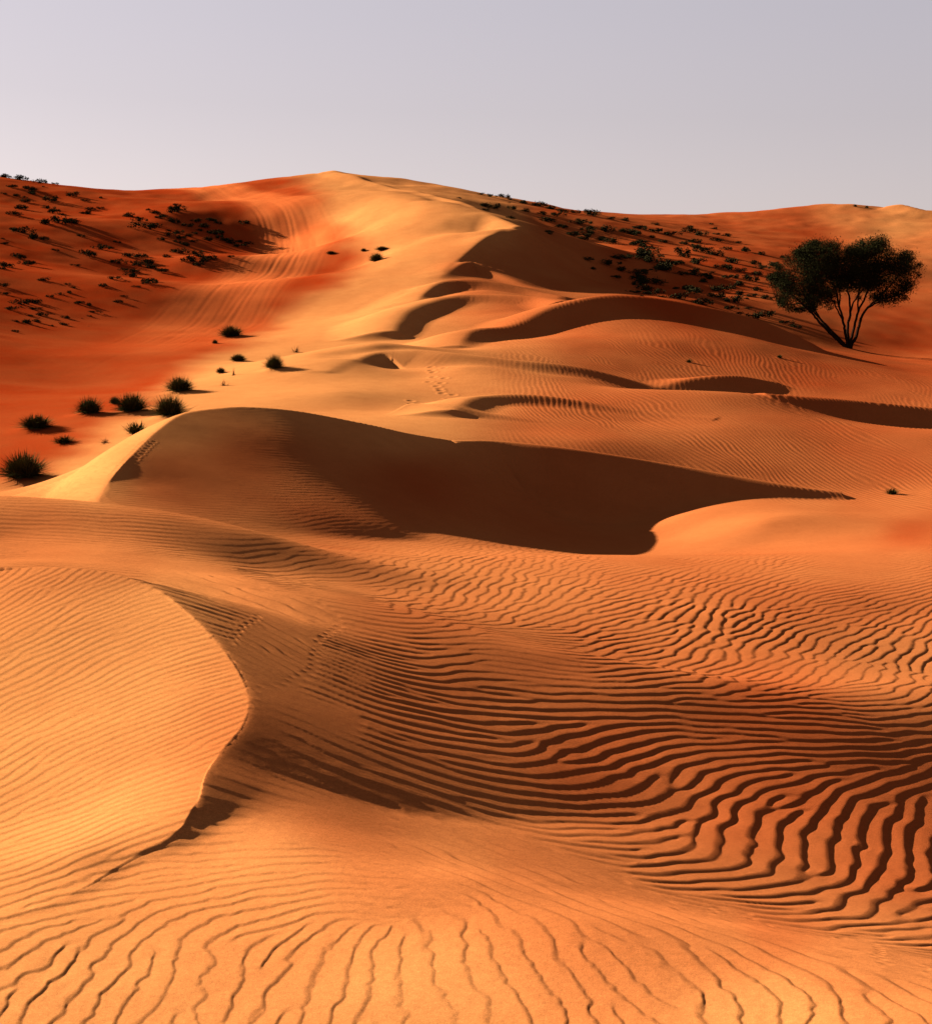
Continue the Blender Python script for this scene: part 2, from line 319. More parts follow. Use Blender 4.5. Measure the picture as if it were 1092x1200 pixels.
if not QUICK:
    rA, rB = np.searchsorted(yr, [3.92, 31.9])
    cA, cB = 60, 60 + len(uin)
    dU = DUP / F; dS = .0015
    sub = (slice(rA, rB), slice(cA, cB))
    st = 5
    y_ = Y[sub]; V_ = Vr[sub]
    ys, Vs_, Us_ = y_[::st, ::st], V_[::st, ::st], np.repeat(uin[None, ::st], len(y_[::st]), 0)
    Ls = lit[sub][::st, ::st]
    wx = 26 * fbm(Us_ / 60, np.log(ys) * 14, 40, 3); wy = 16 * fbm(Us_ / 60, np.log(ys) * 14, 50, 3)
    o = idw(RC, Us_ + wx, Vs_ + wy); oL = idw(RL, Us_, Vs_)
    th = np.where(Ls, .5 * np.arctan2(oL[1], oL[0]), .5 * np.arctan2(o[1], o[0]))
    lam = np.where(Ls, oL[2], o[2]); amp = np.where(Ls, oL[3], o[3])
    # picture direction -> direction on the ground (log-polar chart of the plan is conformal)
    Vm = (V0 - F * Tn[sub])[::st, ::st]
    Vss = np.gradient(Vs_, st * dS, axis=0); Vu = np.gradient(Vs_, st * DUP, axis=1)
    Vss = np.minimum(Vss, -90.0); Vu = np.clip(Vu, -.8, .8)
    du = np.cos(th); dv = -np.sin(th)
    tu = du / F; ts = (dv - Vu * du) / Vss
    ang = 2 * np.arctan2(ts, tu)
    ca, sa = np.cos(ang), np.sin(ang)
    def blur(a, n):
        for _ in range(n):
            p = np.pad(a, 1, mode='edge')
            a = (p[:-2, 1:-1] + p[2:, 1:-1] + p[1:-1, :-2] + p[1:-1, 2:] + 2 * a) / 6
        return a
    m = Ls.astype(float)
    def blur2(a, n):                                  # blur that does not cross the sharp crest
        A = blur(a * m, n) / np.maximum(blur(m, n), 1e-3); B = blur(a * (1 - m), n) / np.maximum(blur(1 - m, n), 1e-3)
        return np.where(Ls, A, B)
    ca, sa = blur2(ca, 4), blur2(sa, 4); lam = blur2(lam, 3); amp = blur2(amp, 2)
    nr, nc = y_.shape
    ri = np.arange(nr) / st; ci = np.arange(nc) / st
    def up(a, near=False):
        r0 = np.minimum(ri.astype(int), a.shape[0] - 2); c0 = np.minimum(ci.astype(int), a.shape[1] - 2)
        fr = np.clip(ri - r0, 0, 1)[:, None]; fc = np.clip(ci - c0, 0, 1)[None]
        t = a[r0] * (1 - fr) + a[r0 + 1] * fr
        return (t[:, c0] * (1 - fc) + t[:, c0 + 1] * fc).astype(np.float32)
    a_ = .5 * np.arctan2(up(sa), up(ca))
    lam, amp = up(lam), up(amp)
    Tx, Ty = np.cos(a_), np.sin(a_)
    Nx, Ny = -Ty, Tx
    sg = np.where(.86 * Nx - .5 * Ny >= 0, 1, -1).astype(np.float32)
    Nx, Ny = Nx * sg, Ny * sg
    lc = lam / y_.astype(np.float32)
    NX, NY = (Nx * lc / dU).astype(np.float32), (Ny * lc / dS).astype(np.float32)      # one wavelength, in grid cells
    TX, TY = (Tx * lc / dU).astype(np.float32), (Ty * lc / dS).astype(np.float32)
    R0 = np.arange(nr, dtype=np.float32)[:, None]; C0 = np.arange(nc, dtype=np.float32)[None]
    pool = ThreadPoolExecutor(4)
    chunks = np.array_split(np.arange(nr), 8)
    chunks = [slice(int(c[0]), int(c[-1]) + 1) for c in chunks]
    def take(f, k, kx, ky):
        r = np.clip(R0[k] + ky, 0, nr - 1.001); c = np.clip(C0 + kx, 0, nc - 1.001)
        r0 = r.astype(np.int32); c0 = c.astype(np.int32)
        fr = r - r0; fc = c - c0
        i = r0 * nc + c0
        ff = f.reshape(-1)
        a = ff.take(i); b = ff.take(i + 1); c_ = ff.take(i + nc); d = ff.take(i + nc + 1)
        a = a + (b - a) * fc
        c_ = c_ + (d - c_) * fc
        return a + (c_ - a) * fr
    kk = np.arange(-8, 9) / 8.0
    kn = np.cos(2 * np.pi * kk) * np.exp(-kk ** 2 / (2 * .5 ** 2)); kn -= kn.mean(); kn /= np.abs((kn * np.cos(2 * np.pi * kk)).sum())
    jj = np.arange(-4, 5) / 4.0
    kt = np.exp(-jj ** 2 / (2 * .48 ** 2)); kt /= kt.sum()
    jw = np.arange(-5, 6) / 4.0; kw = np.exp(-jw ** 2 / (2 * .75 ** 2)); kw /= kw.sum()
    def conv(f, ks, pos, DX, DY):
        out = np.empty_like(f)
        def work(k):
            acc = 0
            for w_, p_ in zip(ks, pos):
                acc = acc + np.float32(w_) * take(f, k, DX[k] * np.float32(p_), DY[k] * np.float32(p_))
            out[k] = acc
        list(pool.map(work, chunks))
        return out
    f = ((vnoise(Xw[sub] / .035, y_ / .035, 200) + vnoise(Xw[sub] / .06, y_ / .06, 201)) - 1).astype(np.float32) * 2
    for it in range(8):
        g = conv(f, kn, kk, NX, NY)
        g = conv(g, kt, jj, TX, TY) if it < 5 else conv(g, kw, jw, TX, TY)
        f = np.tanh(1.7 * g / (g.std() * 1.4 if it < 3 else .72)).astype(np.float32)
    ks = np.sin(2 * np.pi * kk) * np.exp(-kk ** 2 / (2 * .5 ** 2)); ks /= np.abs((ks * np.sin(2 * np.pi * kk)).sum())
    gs = conv(conv(f, ks, kk, NX, NY), kt[2:-2] / kt[2:-2].sum(), jj[2:-2], TX, TY)
    g = g / (np.abs(g).mean() * 1.57); gs = -gs / (np.abs(gs).mean() * 1.57)
    # irregular crest lines: look the wave up at jittered places
    xs, yy = Xw[sub], y_
    fw = sstep(-5, 40, Vr[sub] - np.interp(uin, [-300, 0, 230, 330, 546, 700, 850, 1000, 1092, 1400], [1110, 1015, 975, 985, 1030, 1080, 1115, 1145, 1165, 1230])[None])
    j1 = fbm(xs / .22, yy / .30, 301, 2) * (.25 + .25 * fw) + fbm(xs / .05, yy / .07, 303, 2) * ((1 - fw) * np.clip(.10 - 1.6 * amp, .004, .06) + fw * .17)
    jx, jy = (NX * j1).astype(np.float32), (NY * j1).astype(np.float32)
    gc = np.empty_like(g); gz = np.empty_like(g)
    def work(k):
        gc[k] = take(g, k, jx[k], jy[k]); gz[k] = take(gs.astype(np.float32), k, jx[k], jy[k])
    list(pool.map(work, chunks))
    mag = np.clip(np.sqrt(gc * gc + gz * gz) * 1.5, 0, 1)
    phi = np.mod(np.arctan2(gz, gc), 2 * np.pi) / (2 * np.pi)            # 0 at the crest, then down the lee side
    wl = np.clip(.36 - 4.5 * (.075 - amp), .15, .38)
    tt_ = (phi - wl) / (1 - wl)
    prof = np.where(phi < wl, 1 - 2 * (phi / wl) ** 1.7, -1 + 2 * (1 - (1 - np.clip(tt_, 0, 1)) ** 1.15))
    amp = amp * sstep(.01, .13, np.abs(.86 * Nx - .5 * Ny))
    un = fbm(xs * 1.3, yy * .8, 90, 3) + .35 * fbm(xs * 5, yy * 3, 94, 2)
    amp = np.maximum(amp * (1 + (.5 + .4 * fw) * un), 0)
    edge = sstep(3.92, 4.3, y_) * sstep(31.9, 29, y_)
    edge = edge * (sstep(-300, -230, uin) * sstep(1400, 1330, uin))[None]
    Z[sub] += (.5 * amp * lam * prof * mag * edge)
    print("ripples", time.perf_counter() - T0)

# finer, farther ripples on the transverse dunes
rC = np.searchsorted(yr, 26)
xf, yf, vf = Xw[rC:], Y[rC:], Vr[rC:]
wob = .42 * fbm(xf * .6, yf * .16, 21, 2) + .06 * fbm(xf * 2.5, yf * .8, 31, 2)
ph = 2 * np.pi * (xf * 1.0 + .10 * yf + wob) / (.115 + .03 * sstep(40, 60, yf))
ph2 = 2 * np.pi * (xf * .98 + .17 * yf + wob * 1.1 + 3) / .128
ww = sstep(-.25, .25, fbm(xf * .5, yf * .2, 77, 2))
cz = np.exp(1j * ph) * ww + np.exp(1j * ph2) * (1 - ww)
pz = np.angle(cz); az_ = np.clip(np.abs(cz) * 1.6, 0, 1)
ub = np.repeat(cols[None], len(yf), 0)
mask = sstep(27, 32, yf) * sstep(78, 66, yf) * sstep(520, 640, ub + 60 * fbm(xf * .4, yf * .2, 5)) * (.45 + .55 * sstep(-.3, .3, fbm(xf * .35, yf * .25, 15, 3)))
mask = mask * (1 - sstep(500, 522, vf) * (yf < 33.4) * (ub < 900))
Z[rC:] += .0034 * mask * az_ * (np.sin(pz + .5 * np.sin(pz)))

# wheel tracks up the valley
TR = [(-60, 490, 42), (0, 470, 46), (100, 440, 54), (180, 412, 63), (250, 372, 78), (310, 328, 95), (343, 293, 110), (338, 268, 121), (308, 252, 131), (262, 240, 142), (225, 222, 156)]
tl = crest(TR, 6)
rT = slice(*np.searchsorted(yr, [38, 165])); cT = slice(*np.searchsorted(cols, [-200, 520]))
d, sd, zc, al, ov = dist_to(tl, Xw[rT, cT], Y[rT, cT])
lat = d * sd + .3 * fbm(Xw[rT, cT] * .1, Y[rT, cT] * .06, 61, 2)
al_m = al * 130
tk = np.zeros_like(d)
r_ = np.random.default_rng(3)
for i in range(15):
    c_ = r_.uniform(-1.6, 1.6); a0 = r_.uniform(0, 1); wv = .25 * np.sin(al_m * r_.uniform(.03, .09) + r_.uniform(0, 6)) + .1 * np.sin(al_m * .21 + i)
    for side in (-.8, .8):
        e = (lat - c_ - wv - side) / .085
        tk += (np.exp(-e * e) - .6 * np.exp(-((np.abs(e) - 1.8) / .6) ** 2)) * (.5 + .5 * sstep(-.2, .3, np.sin(al_m * .05 + a0 * 6 + i)))
TRK = np.zeros(Z.shape)
band = sstep(3.0, 1.2, np.abs(lat)) * sstep(0, .04, al)
Z[rT, cT] -= .0055 * sstep(.05, .6, al) * tk * sstep(3.0, 2.0, np.abs(lat))
TRK[rT, cT] = np.clip(band * sstep(.05, .5, al) * (.75 + .25 * fbm(lat * 1.5, al_m * .1, 33, 2)), 0, 1)

# footprints along crests
def prints(a, b, n, size, depth, jit=0.0, seed=0):
    r = np.random.default_rng(seed)
    for i in range(n):
        t = (i + .5) / n
        u, v, y = [p + (q_ - p) * t for p, q_ in zip(a, b)]
        x = xof(u, y) + r.normal(0, jit) + (.13 if i % 2 else -.13) * .5; y = y + r.normal(0, jit)
        rr_ = slice(*np.searchsorted(yr, [y - 4 * size, y + 4 * size]))
        cc = slice(*np.searchsorted(cols, [u - 6 * size / y * F, u + 6 * size / y * F]))
        e2 = ((Xw[rr_, cc] - x) / size) ** 2 + ((Y[rr_, cc] - y) / (size * 1.6)) ** 2
        Z[rr_, cc] += depth * (-np.exp(-e2) + .5 * np.exp(-((np.sqrt(e2) - 1.7) / .5) ** 2))
prints((136, 556, 23.2), (176, 516, 26), 26, .028, .006, .006, 1)
prints((506, 425, 49), (512, 452, 43), 12, .07, .014, .2, 2)
prints((520, 456, 42.5), (600, 460, 41.8), 14, .07, .012, .25, 3)
prints((490, 462, 42), (520, 470, 40), 7, .07, .013, .2, 4)

# gentle unevenness everywhere
Z += .0012 * Y * fbm(Xw * .22, Y * .16, 101, 3) * sstep(20, 60, Y) + .0035 * fbm(Xw * 1.1, Y * .8, 111, 4)
farm = sstep(70, 95, Y)
Z += .13 * farm * fbm(Xw * .09, Y * .05, 121, 4) * sstep(165, 140, Y)

# ------------------------------------------------------------------ sand colour with some shade painted in: 0 = loose pale orange, 1 = old coarse red
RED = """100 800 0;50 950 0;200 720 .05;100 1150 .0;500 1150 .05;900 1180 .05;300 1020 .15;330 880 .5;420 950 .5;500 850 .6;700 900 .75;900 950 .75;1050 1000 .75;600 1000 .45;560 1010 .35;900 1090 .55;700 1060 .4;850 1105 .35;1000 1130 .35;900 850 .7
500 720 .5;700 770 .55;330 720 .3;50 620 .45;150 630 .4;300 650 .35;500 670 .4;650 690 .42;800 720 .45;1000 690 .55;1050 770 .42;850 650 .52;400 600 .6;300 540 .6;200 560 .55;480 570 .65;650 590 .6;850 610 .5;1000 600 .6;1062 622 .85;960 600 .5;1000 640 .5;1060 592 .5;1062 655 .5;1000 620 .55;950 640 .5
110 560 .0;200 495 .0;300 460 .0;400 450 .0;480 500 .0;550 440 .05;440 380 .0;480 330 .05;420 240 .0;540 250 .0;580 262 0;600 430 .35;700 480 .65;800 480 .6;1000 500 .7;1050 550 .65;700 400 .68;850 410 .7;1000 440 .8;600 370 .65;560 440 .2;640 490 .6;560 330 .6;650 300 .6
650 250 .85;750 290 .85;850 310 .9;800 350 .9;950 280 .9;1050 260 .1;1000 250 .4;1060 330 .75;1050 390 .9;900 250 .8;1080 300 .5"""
RED = np.array([[float(q) for q in e.split()] for l in RED.split("\n") for e in l.split(";")])  # raised in the hollow and on dune fronts to darken them like shade
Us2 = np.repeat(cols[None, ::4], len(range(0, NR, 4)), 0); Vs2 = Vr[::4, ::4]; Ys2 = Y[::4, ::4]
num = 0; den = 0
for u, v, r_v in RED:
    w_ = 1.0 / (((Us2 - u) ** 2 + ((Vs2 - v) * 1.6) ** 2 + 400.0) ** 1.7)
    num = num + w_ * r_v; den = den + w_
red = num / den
nb = 38 * fbm(Us2 / 120, Vs2 / 14, 71, 4)
ubd = np.interp(Vs2, [180, 200, 230, 260, 300, 330, 380, 420, 450, 480, 520, 560, 590], [330, 345, 365, 390, 430, 400, 330, 262, 215, 165, 105, 55, 20])
red = np.maximum(red, sstep(35, -45, Us2 + nb - ubd) * sstep(32, 35, Ys2) * .95)
def lin_up(a, n, axis):
    f = np.minimum(np.arange(n) / 4.0, a.shape[axis] - 1.001); i = f.astype(int); t = f - i
    sh = (-1, 1) if axis == 0 else (1, -1)
    return np.take(a, i, axis) * (1 - t).reshape(sh) + np.take(a, i + 1, axis) * t.reshape(sh)
red = lin_up(lin_up(red, NR, 0), NC, 1)
red = np.clip(red + .12 * fbm(Xw * .5, Y * .35, 131, 4), 0, 1)

# ------------------------------------------------------------------ mesh
def grid_mesh(name, X, Yg, Zg, attrs=None):
    nr, nc = X.shape
    co = np.stack([X, Yg, Zg], -1).astype(np.float32).reshape(-1)
    me = bpy.data.meshes.new(name)
    me.vertices.add(nr * nc)
    me.vertices.foreach_set("co", co)
    i = (np.arange(nr - 1)[:, None] * nc + np.arange(nc - 1)[None]).reshape(-1)
    q = np.stack([i, i + 1, i + 1 + nc, i + nc], -1).astype(np.int32)
    nf = len(q)
    me.loops.add(nf * 4); me.polygons.add(nf)
    me.loops.foreach_set("vertex_index", q.reshape(-1))
    me.polygons.foreach_set("loop_start", np.arange(0, nf * 4, 4, dtype=np.int32))
    me.polygons.foreach_set("use_smooth", np.ones(nf, bool))
    me.update(calc_edges=True)
    for an, arr in (attrs or {}).items():
        a = me.attributes.new(an, 'FLOAT', 'POINT')
        a.data.foreach_set("value", arr.astype(np.float32).reshape(-1))
    return me

def material(name):
    m = bpy.data.materials.new(name); m.use_nodes = True
    nt = m.node_tree; b = nt.nodes["Principled BSDF"]
    return m, nt, b

m_sand, nt, b = material("sand")
b.inputs["Roughness"].default_value = .95
b.inputs["Specular IOR Level"].default_value = 0.0
N = nt.nodes; L = nt.links
def attr(n):
    a = N.new("ShaderNodeAttribute"); a.attribute_name = n; return a.outputs["Fac"]
def mixc(fac, a, bb):
    x = N.new("ShaderNodeMix"); x.data_type = 'RGBA'
    for sock, val in ((x.inputs[0], fac), (x.inputs[6], a), (x.inputs[7], bb)):
        if hasattr(val, "is_output"): L.new(val, sock)
        else: sock.default_value = val
    return x.outputs[2]
def noise(scale, detail=4, rough=.6, vec=None):
    n_ = N.new("ShaderNodeTexNoise"); n_.inputs["Scale"].default_value = scale; n_.inputs["Detail"].default_value = detail; n_.inputs["Roughness"].default_value = rough
    L.new(vec, n_.inputs["Vector"]); return n_.outputs[0]
def ramp(x, a, bb, lo=0.0, hi=1.0):
    r_ = N.new("ShaderNodeMapRange"); r_.interpolation_type = 'SMOOTHSTEP'
    r_.inputs[1].default_value = a; r_.inputs[2].default_value = bb; r_.inputs[3].default_value = lo; r_.inputs[4].default_value = hi
    L.new(x, r_.inputs[0]); return r_.outputs[0]
tc = N.new("ShaderNodeTexCoord").outputs["Object"]
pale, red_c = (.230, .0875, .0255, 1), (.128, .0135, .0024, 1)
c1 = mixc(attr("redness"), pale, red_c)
c1 = mixc(attr("track"), c1, (.26, .062, .016, 1))
c2 = mixc(ramp(noise(2.2, 6, .65, tc), .35, .7, 0, .16), c1, (.115, .029, .007, 1))
def mulc(c, fac_sock):
    x = N.new("ShaderNodeVectorMath"); x.operation = 'SCALE'
    L.new(c, x.inputs[0]); L.new(fac_sock, x.inputs[3]); return x.outputs[0]
c3 = mulc(c2, ramp(noise(420, 2, .6, tc), .25, .75, .70, 1.30))
c3 = mulc(c3, ramp(noise(130, 3, .7, tc), .3, .7, .88, 1.12))
c3 = mulc(c3, ramp(noise(38, 3, .6, tc), .3, .7, .93, 1.07))
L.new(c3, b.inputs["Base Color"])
bp = N.new("ShaderNodeBump"); bp.inputs["Strength"].default_value = .35; bp.inputs["Distance"].default_value = .003
L.new(noise(260, 3, .7, tc), bp.inputs["Height"]); L.new(bp.outputs[0], b.inputs["Normal"])

# ------------------------------------------------------------------ plants
Vfin = Vr                                               # rows of the broad surface are exact enough to stand plants on
def ground(u, v, ymin=4.0, ymax=190.0):
    """point of the terrain seen at picture position (u, v)"""
    c = int(np.clip(np.searchsorted(cols, u), 1, NC - 1))
    col = V0 - F * Z[:, c] / yr
    a, b_ = np.searchsorted(yr, [ymin, ymax])
    cv = np.minimum.accumulate(col[:b_])
    if cv[a] <= v: hit = np.nonzero((col[a:b_] <= cv[a:] + .6) & (yr[a:b_] > ymin * 1.02))[0]      # root hidden: stand just beyond the crest
    else: hit = np.nonzero(cv[a:] <= v)[0]
    k = a + int(hit[0]) if len(hit) else int(np.argmin(col[:b_]))
    return xof(cols[c], yr[k]), yr[k], Z[k, c], k, c

def plant_mat(name, col, var, rough=.8):
    m, nt, b = material(name)
    b.inputs["Roughness"].default_value = rough; b.inputs["Specular IOR Level"].default_value = 0.0
    gi = nt.nodes.new("ShaderNodeNewGeometry"); oi = nt.nodes.new("ShaderNodeObjectInfo")
    ad = nt.nodes.new("ShaderNodeMath"); ad.operation = 'ADD'
    ml = nt.nodes.new("ShaderNodeMath"); ml.operation = 'MULTIPLY'; ml.inputs[1].default_value = .45
    nt.links.new(oi.outputs["Random"], ml.inputs[0]); nt.links.new(gi.outputs["Random Per Island"], ad.inputs[0]); nt.links.new(ml.outputs[0], ad.inputs[1])
    x = nt.nodes.new("ShaderNodeMix"); x.data_type = 'RGBA'; nt.links.new(ad.outputs[0], x.inputs[0])
    x.inputs[6].default_value = (*col, 1); x.inputs[7].default_value = (*var, 1)
    nt.links.new(x.outputs[2], b.inputs["Base Color"])
    return m
m_bush = plant_mat("bush_leaves", (.006, .006, .003), (.018, .015, .006))
m_tuft = plant_mat("grass_blades", (.010, .010, .004), (.055, .050, .016))
m_green = plant_mat("green_blades", (.016, .018, .005), (.045, .042, .012))
m_dry = plant_mat("dry_stems", (.05, .02, .008), (.09, .04, .014))
m_leaf = plant_mat("acacia_leaves", (.0045, .005, .002), (.012, .0115, .004))
m_bark, nt_, b_ = material("acacia_bark")
b_.inputs["Base Color"].default_value = (.010, .005, .003, 1); b_.inputs["Specular IOR Level"].default_value = 0; b_.inputs["Roughness"].default_value = .9

def tris_mesh(name, V, T, mat):
    me = bpy.data.meshes.new(name)
    me.from_pydata([tuple(p) for p in V], [], [tuple(t) for t in T]); me.materials.append(mat)
    return me

def tussock(name, n, mat, seed, up=.55, width=.012, droop=.25, spread=1.0, hgt=1.0):
    """a clump of curved blades leaving one root, radius about 1"""
    r = np.random.default_rng(seed); V = []; T = []
    for _ in range(n):
        a = r.uniform(0, 2 * math.pi); e = math.asin(min(1, r.uniform(0, 1) ** up))
        L = r.uniform(.6, 1.05) * (.8 + .25 * math.sin(e))
        d = np.array([math.cos(a) * math.cos(e) * spread, math.sin(a) * math.cos(e) * spread, math.sin(e) * hgt])
        s_ = np.array([-math.sin(a), math.cos(a), 0]) + r.normal(0, .3, 3); s_ /= np.linalg.norm(s_)
        root = np.array([r.normal(0, .12), r.normal(0, .12), -.03])
        w_ = width * r.uniform(.7, 1.4)
        p1 = root + d * L * .5; p2 = root + d * L - np.array([0, 0, droop * L * math.cos(e) * r.uniform(.2, 1)])
        k = len(V)
        V += [root - s_ * w_, root + s_ * w_, p1 - s_ * w_ * .9, p1 + s_ * w_ * .9, p2]
        T += [(k, k + 1, k + 3, k + 2), (k + 2, k + 3, k + 4)]
    return tris_mesh(name, V, T, mat)

def bush_mesh(name, seed, n=420):
    """a low rounded desert bush: leaf-sized faces in lumpy clumps over short stems"""
    r = np.random.default_rng(seed); V = []; T = []
    cl = [(r.normal(0, .38), r.normal(0, .38), r.uniform(.2, .52), r.uniform(.28, .5)) for _ in range(7)]
    for _ in range(n):
        cx, cy, cz, cr = cl[r.integers(len(cl))]
        d = r.normal(0, 1, 3); d /= np.linalg.norm(d)
        p = np.array([cx, cy, cz]) + d * cr * r.uniform(.3, 1.05) * np.array([1, 1, .75])
        if p[2] < -.05: p[2] = abs(p[2]) * .3
        s_ = r.uniform(.05, .12)
        a = r.normal(0, 1, 3); a /= np.linalg.norm(a); b = np.cross(a, r.normal(0, 1, 3)); b /= np.linalg.norm(b)
        k = len(V); V += [p - a * s_, p + b * s_ * .5, p + a * s_ * 1.2, p - b * s_ * .5]; T.append((k, k + 1, k + 2, k + 3))
    for _ in range(26):
        a = r.uniform(0, 6.28); e = r.uniform(.3, 1.4); L = r.uniform(.5, .95)
        d = np.array([math.cos(a) * math.cos(e), math.sin(a) * math.cos(e), math.sin(e)]); s_ = np.array([-math.sin(a), math.cos(a), 0]) * .02
        k = len(V); V += [-s_ + (0, 0, -.1), s_ + (0, 0, -.1), d * L]; T.append((k, k + 1, k + 2))
    return tris_mesh(name, V, T, m_bush)

def place(name, me, loc, scale, label, cat, group=None, rz=0.0):
    o = bpy.data.objects.new(name, me); C.objects.link(o)
    o.location = loc; o.scale = scale; o.rotation_euler = (0, 0, rz)
    o["label"] = label; o["category"] = cat
    if group: o["group"] = group
    return o

def hummock(k, c, x, y, r_, h):
    a, b2 = np.searchsorted(yr, [y - 3.2 * r_, y + 3.2 * r_]); q = 3.2 * r_ / y * F
    c0, c1 = np.searchsorted(cols, [cols[c] - q, cols[c] + q])
    e2 = ((Xw[a:b2, c0:c1] - x) / r_) ** 2 + ((Y[a:b2, c0:c1] - y) / r_) ** 2
    Z[a:b2, c0:c1] += h * np.exp(-e2)

# tufts on the pale sand at the left and a few strays: u, v of the root, width and height in pixels, kind, label
TUFTS = [
 (27, 575, 62, 33, 'd', "biggest dark tussock of desert grass, at the left edge beside the pale sand ridge"),
 (42, 504, 46, 17, 'd', "low wide dark tussock standing alone at the far left of the red plain"),
 (105, 487, 35, 21, 'd', "rounded dark tussock between the low far left tuft and the wide double tuft"),
 (154, 485, 44, 23, 'd', "wide slanting dark tussock with a small tuft touching its left side"),
 (134, 474, 16, 9, 'd', "small dark tuft touching the upper left of the wide slanting tussock"),
 (198, 497, 42, 26, 'd', "dense round dark tussock right above the footprints on the sunlit ridge"),
 (211, 461, 40, 19, 'd', "spiky dark tussock on a small pale sand hump above the dense round tussock"),
 (160, 513, 36, 17, 'g', "spiky greenish tussock just left of the sunlit ridge crest"),
 (75, 519, 32, 11, 'g', "low flat greenish tuft below the rounded dark tussock"),
 (122, 519, 20, 7, 'y', "thin dry brown tuft lying between the two greenish tufts"),
 (270, 396, 31, 14, 'd', "dark tussock on the border of red plain and pale sand, highest of the tufts"),
 (252, 403, 8, 5, 'd', "tiny dark tuft below and left of the highest tussock"),
 (279, 424, 21, 9, 'd', "small leaning dark tuft midway down the pale slope"),
 (258, 438, 13, 7, 'd', "tiny dark tuft beside the thin upright one on the pale slope"),
 (273, 440, 7, 13, 'y', "thin upright dry tuft on the pale slope"),
 (262, 452, 14, 9, 'y', "sparse dry sprigs sticking out of the pale slope"),
 (321, 434, 27, 17, 'd', "leaning dark tussock on the pale slope, rightmost of the larger tufts"),
 (347, 413, 14, 9, 'y', "small brown tuft up the slope from the rightmost larger tussock"),
 (440, 306, 21, 11, 'd', "dark bush standing alone in the middle of the high red slope"),
 (448, 294, 18, 5, 'd', "flat little bush just behind the lone one on the high red slope"),
 (426, 295, 8, 4, 'd', "speck of a bush left of the flat little one on the high red slope"),
 (388, 298, 13, 4, 'd', "flat little bush farthest left on the high red slope right of the track"),
 (1044, 579, 19, 9, 'g', "small green tuft in the hollow at the right edge below the rippled floor"),
 (806, 425, 9, 5, 'g', "tiny green tuft on the rippled front of the long middle dune"),
 (912, 420, 7, 4, 'd', "tiny dark tuft below the tree on the dune shoulder"),
 (1001, 243, 5, 3, 'd', "left one of two specks of bush on the far right skyline"),
 (1014, 244, 5, 3, 'd', "right one of two specks of bush on the far right skyline"),
]
TM = {'d': [tussock("tussock_dark", 1700, m_tuft, 11 + i, width=.011, up=.7) for i in range(3)],
      'g': [tussock("tussock_green", 340, m_green, 21, width=.018, up=.75)],
      'y': [tussock("tussock_dry", 60, m_dry, 31, width=.020, up=1.0)]}
spots = []
for i, (u, v, w_, h_, kind, label) in enumerate(TUFTS):
    x, y, z, k, c = ground(u, v, 33 if u < 500 else 28)
    spots.append((x, y, z, k, c, w_ * y / F, h_ * y / F, kind, label))
for x, y, z, k, c, w_, h_, kind, label in spots:
    if kind == 'd' and y < 80: hummock(k, c, x, y, w_ * .6, h_ * .18)
for i, (x, y, z, k, c, w_, h_, kind, label) in enumerate(spots):
    z = Z[k, c]
    sx = w_ / 1.35; sz = h_ / .95
    place("grass_tussock", TM[kind][i % len(TM[kind])], (x, y, z), (sx, sx * .9, sz), label, "grass tuft", "grass tussocks on the sand", rz=i * 1.3)

BM = [bush_mesh("bush", 50 + i) for i in range(6)]
def scatter(data, ox, oy, sc, label, group, ymin):
    L_ = [tuple(map(float, e.split(","))) for e in data.split(";")]
    rs = random.Random(len(L_))
    for X_, Y_, w_ in list(L_)[::3]:                     # smaller neighbours beside every other bush
        L_.append((X_ + rs.uniform(-1, 1) * 150, Y_ + rs.uniform(-1, 1) * 60, w_ * rs.uniform(.5, .8)))
    for i, (X_, Y_, w_) in enumerate(L_):
        u, v = ox + X_ / sc, oy + Y_ / sc
        u = max(u, 2)
        x, y, z, k, c = ground(u, v + w_ / sc * .15, ymin)
        s_ = w_ / sc * y / F / 2.0 * 1.6
        place("desert_bush", BM[(i * 7 + int(X_)) % 6], (x, y, z - .04), (s_ * 1.1, s_, s_ * random.uniform(.7, 1.0)), label, "bush", group, rz=random.uniform(0, 6.28))
LA = "small dark bush scattered over the shaded red hillside left of the wheel tracks"
GA = "bushes on the left hillside"
scatter("30,85,60;125,105,70;255,125,60;350,135,35;70,155,60;190,175,70;210,200,60;20,205,40;100,215,40;160,250,50;325,245,70;470,215,60;545,245,40;135,290,80;80,330,70;335,320,70;395,335,40;575,300,50;555,325,60;640,300,40;280,385,80;370,380,90;470,385,80;150,440,90;210,480,80;285,490,50;515,470,40;30,520,50;345,560,40;560,590,80;635,550,70;120,605,70;180,650,80;30,660,70;490,660,40;740,510,40;820,345,60;880,370,60;960,415,110;985,325,60;1035,355,60;830,600,80;910,600,60;760,640,70;940,640,80;890,655,60;965,670,60;1035,700,70;855,700,60;830,725,70;720,745,60;950,770,80;660,790,50;870,795,40;285,755,60;25,795,60;30,845,50;320,860,40;385,850,35;445,840,40;125,900,80;220,890,70;65,935,70;215,940,50;260,975,60;310,965,30;500,905,60;195,980,40;415,990,50;165,1020,70;95,1015,40;400,1035,45;325,1045,30;595,960,45;520,1000,20;570,990,30;790,855,35;755,895,45;90,1080,40",
        0, 190, 5.46, LA, GA, 45)
scatter("410,305,80;385,320,50;545,380,60;600,410,60;640,370,50;680,395,40;570,440,40;490,405,60;395,385,60;430,450,50;500,470,50;375,465,60;440,490,60;530,510,50;470,530,60;440,570,80;620,495,60;660,460,70;740,500,60;690,450,50;770,515,60;815,540,60;830,510,50;860,395,60;510,625,80;610,620,90;590,635,50;570,595,50;760,605,40;320,500,40",
        130, 190, 5.46, LA, GA, 45)
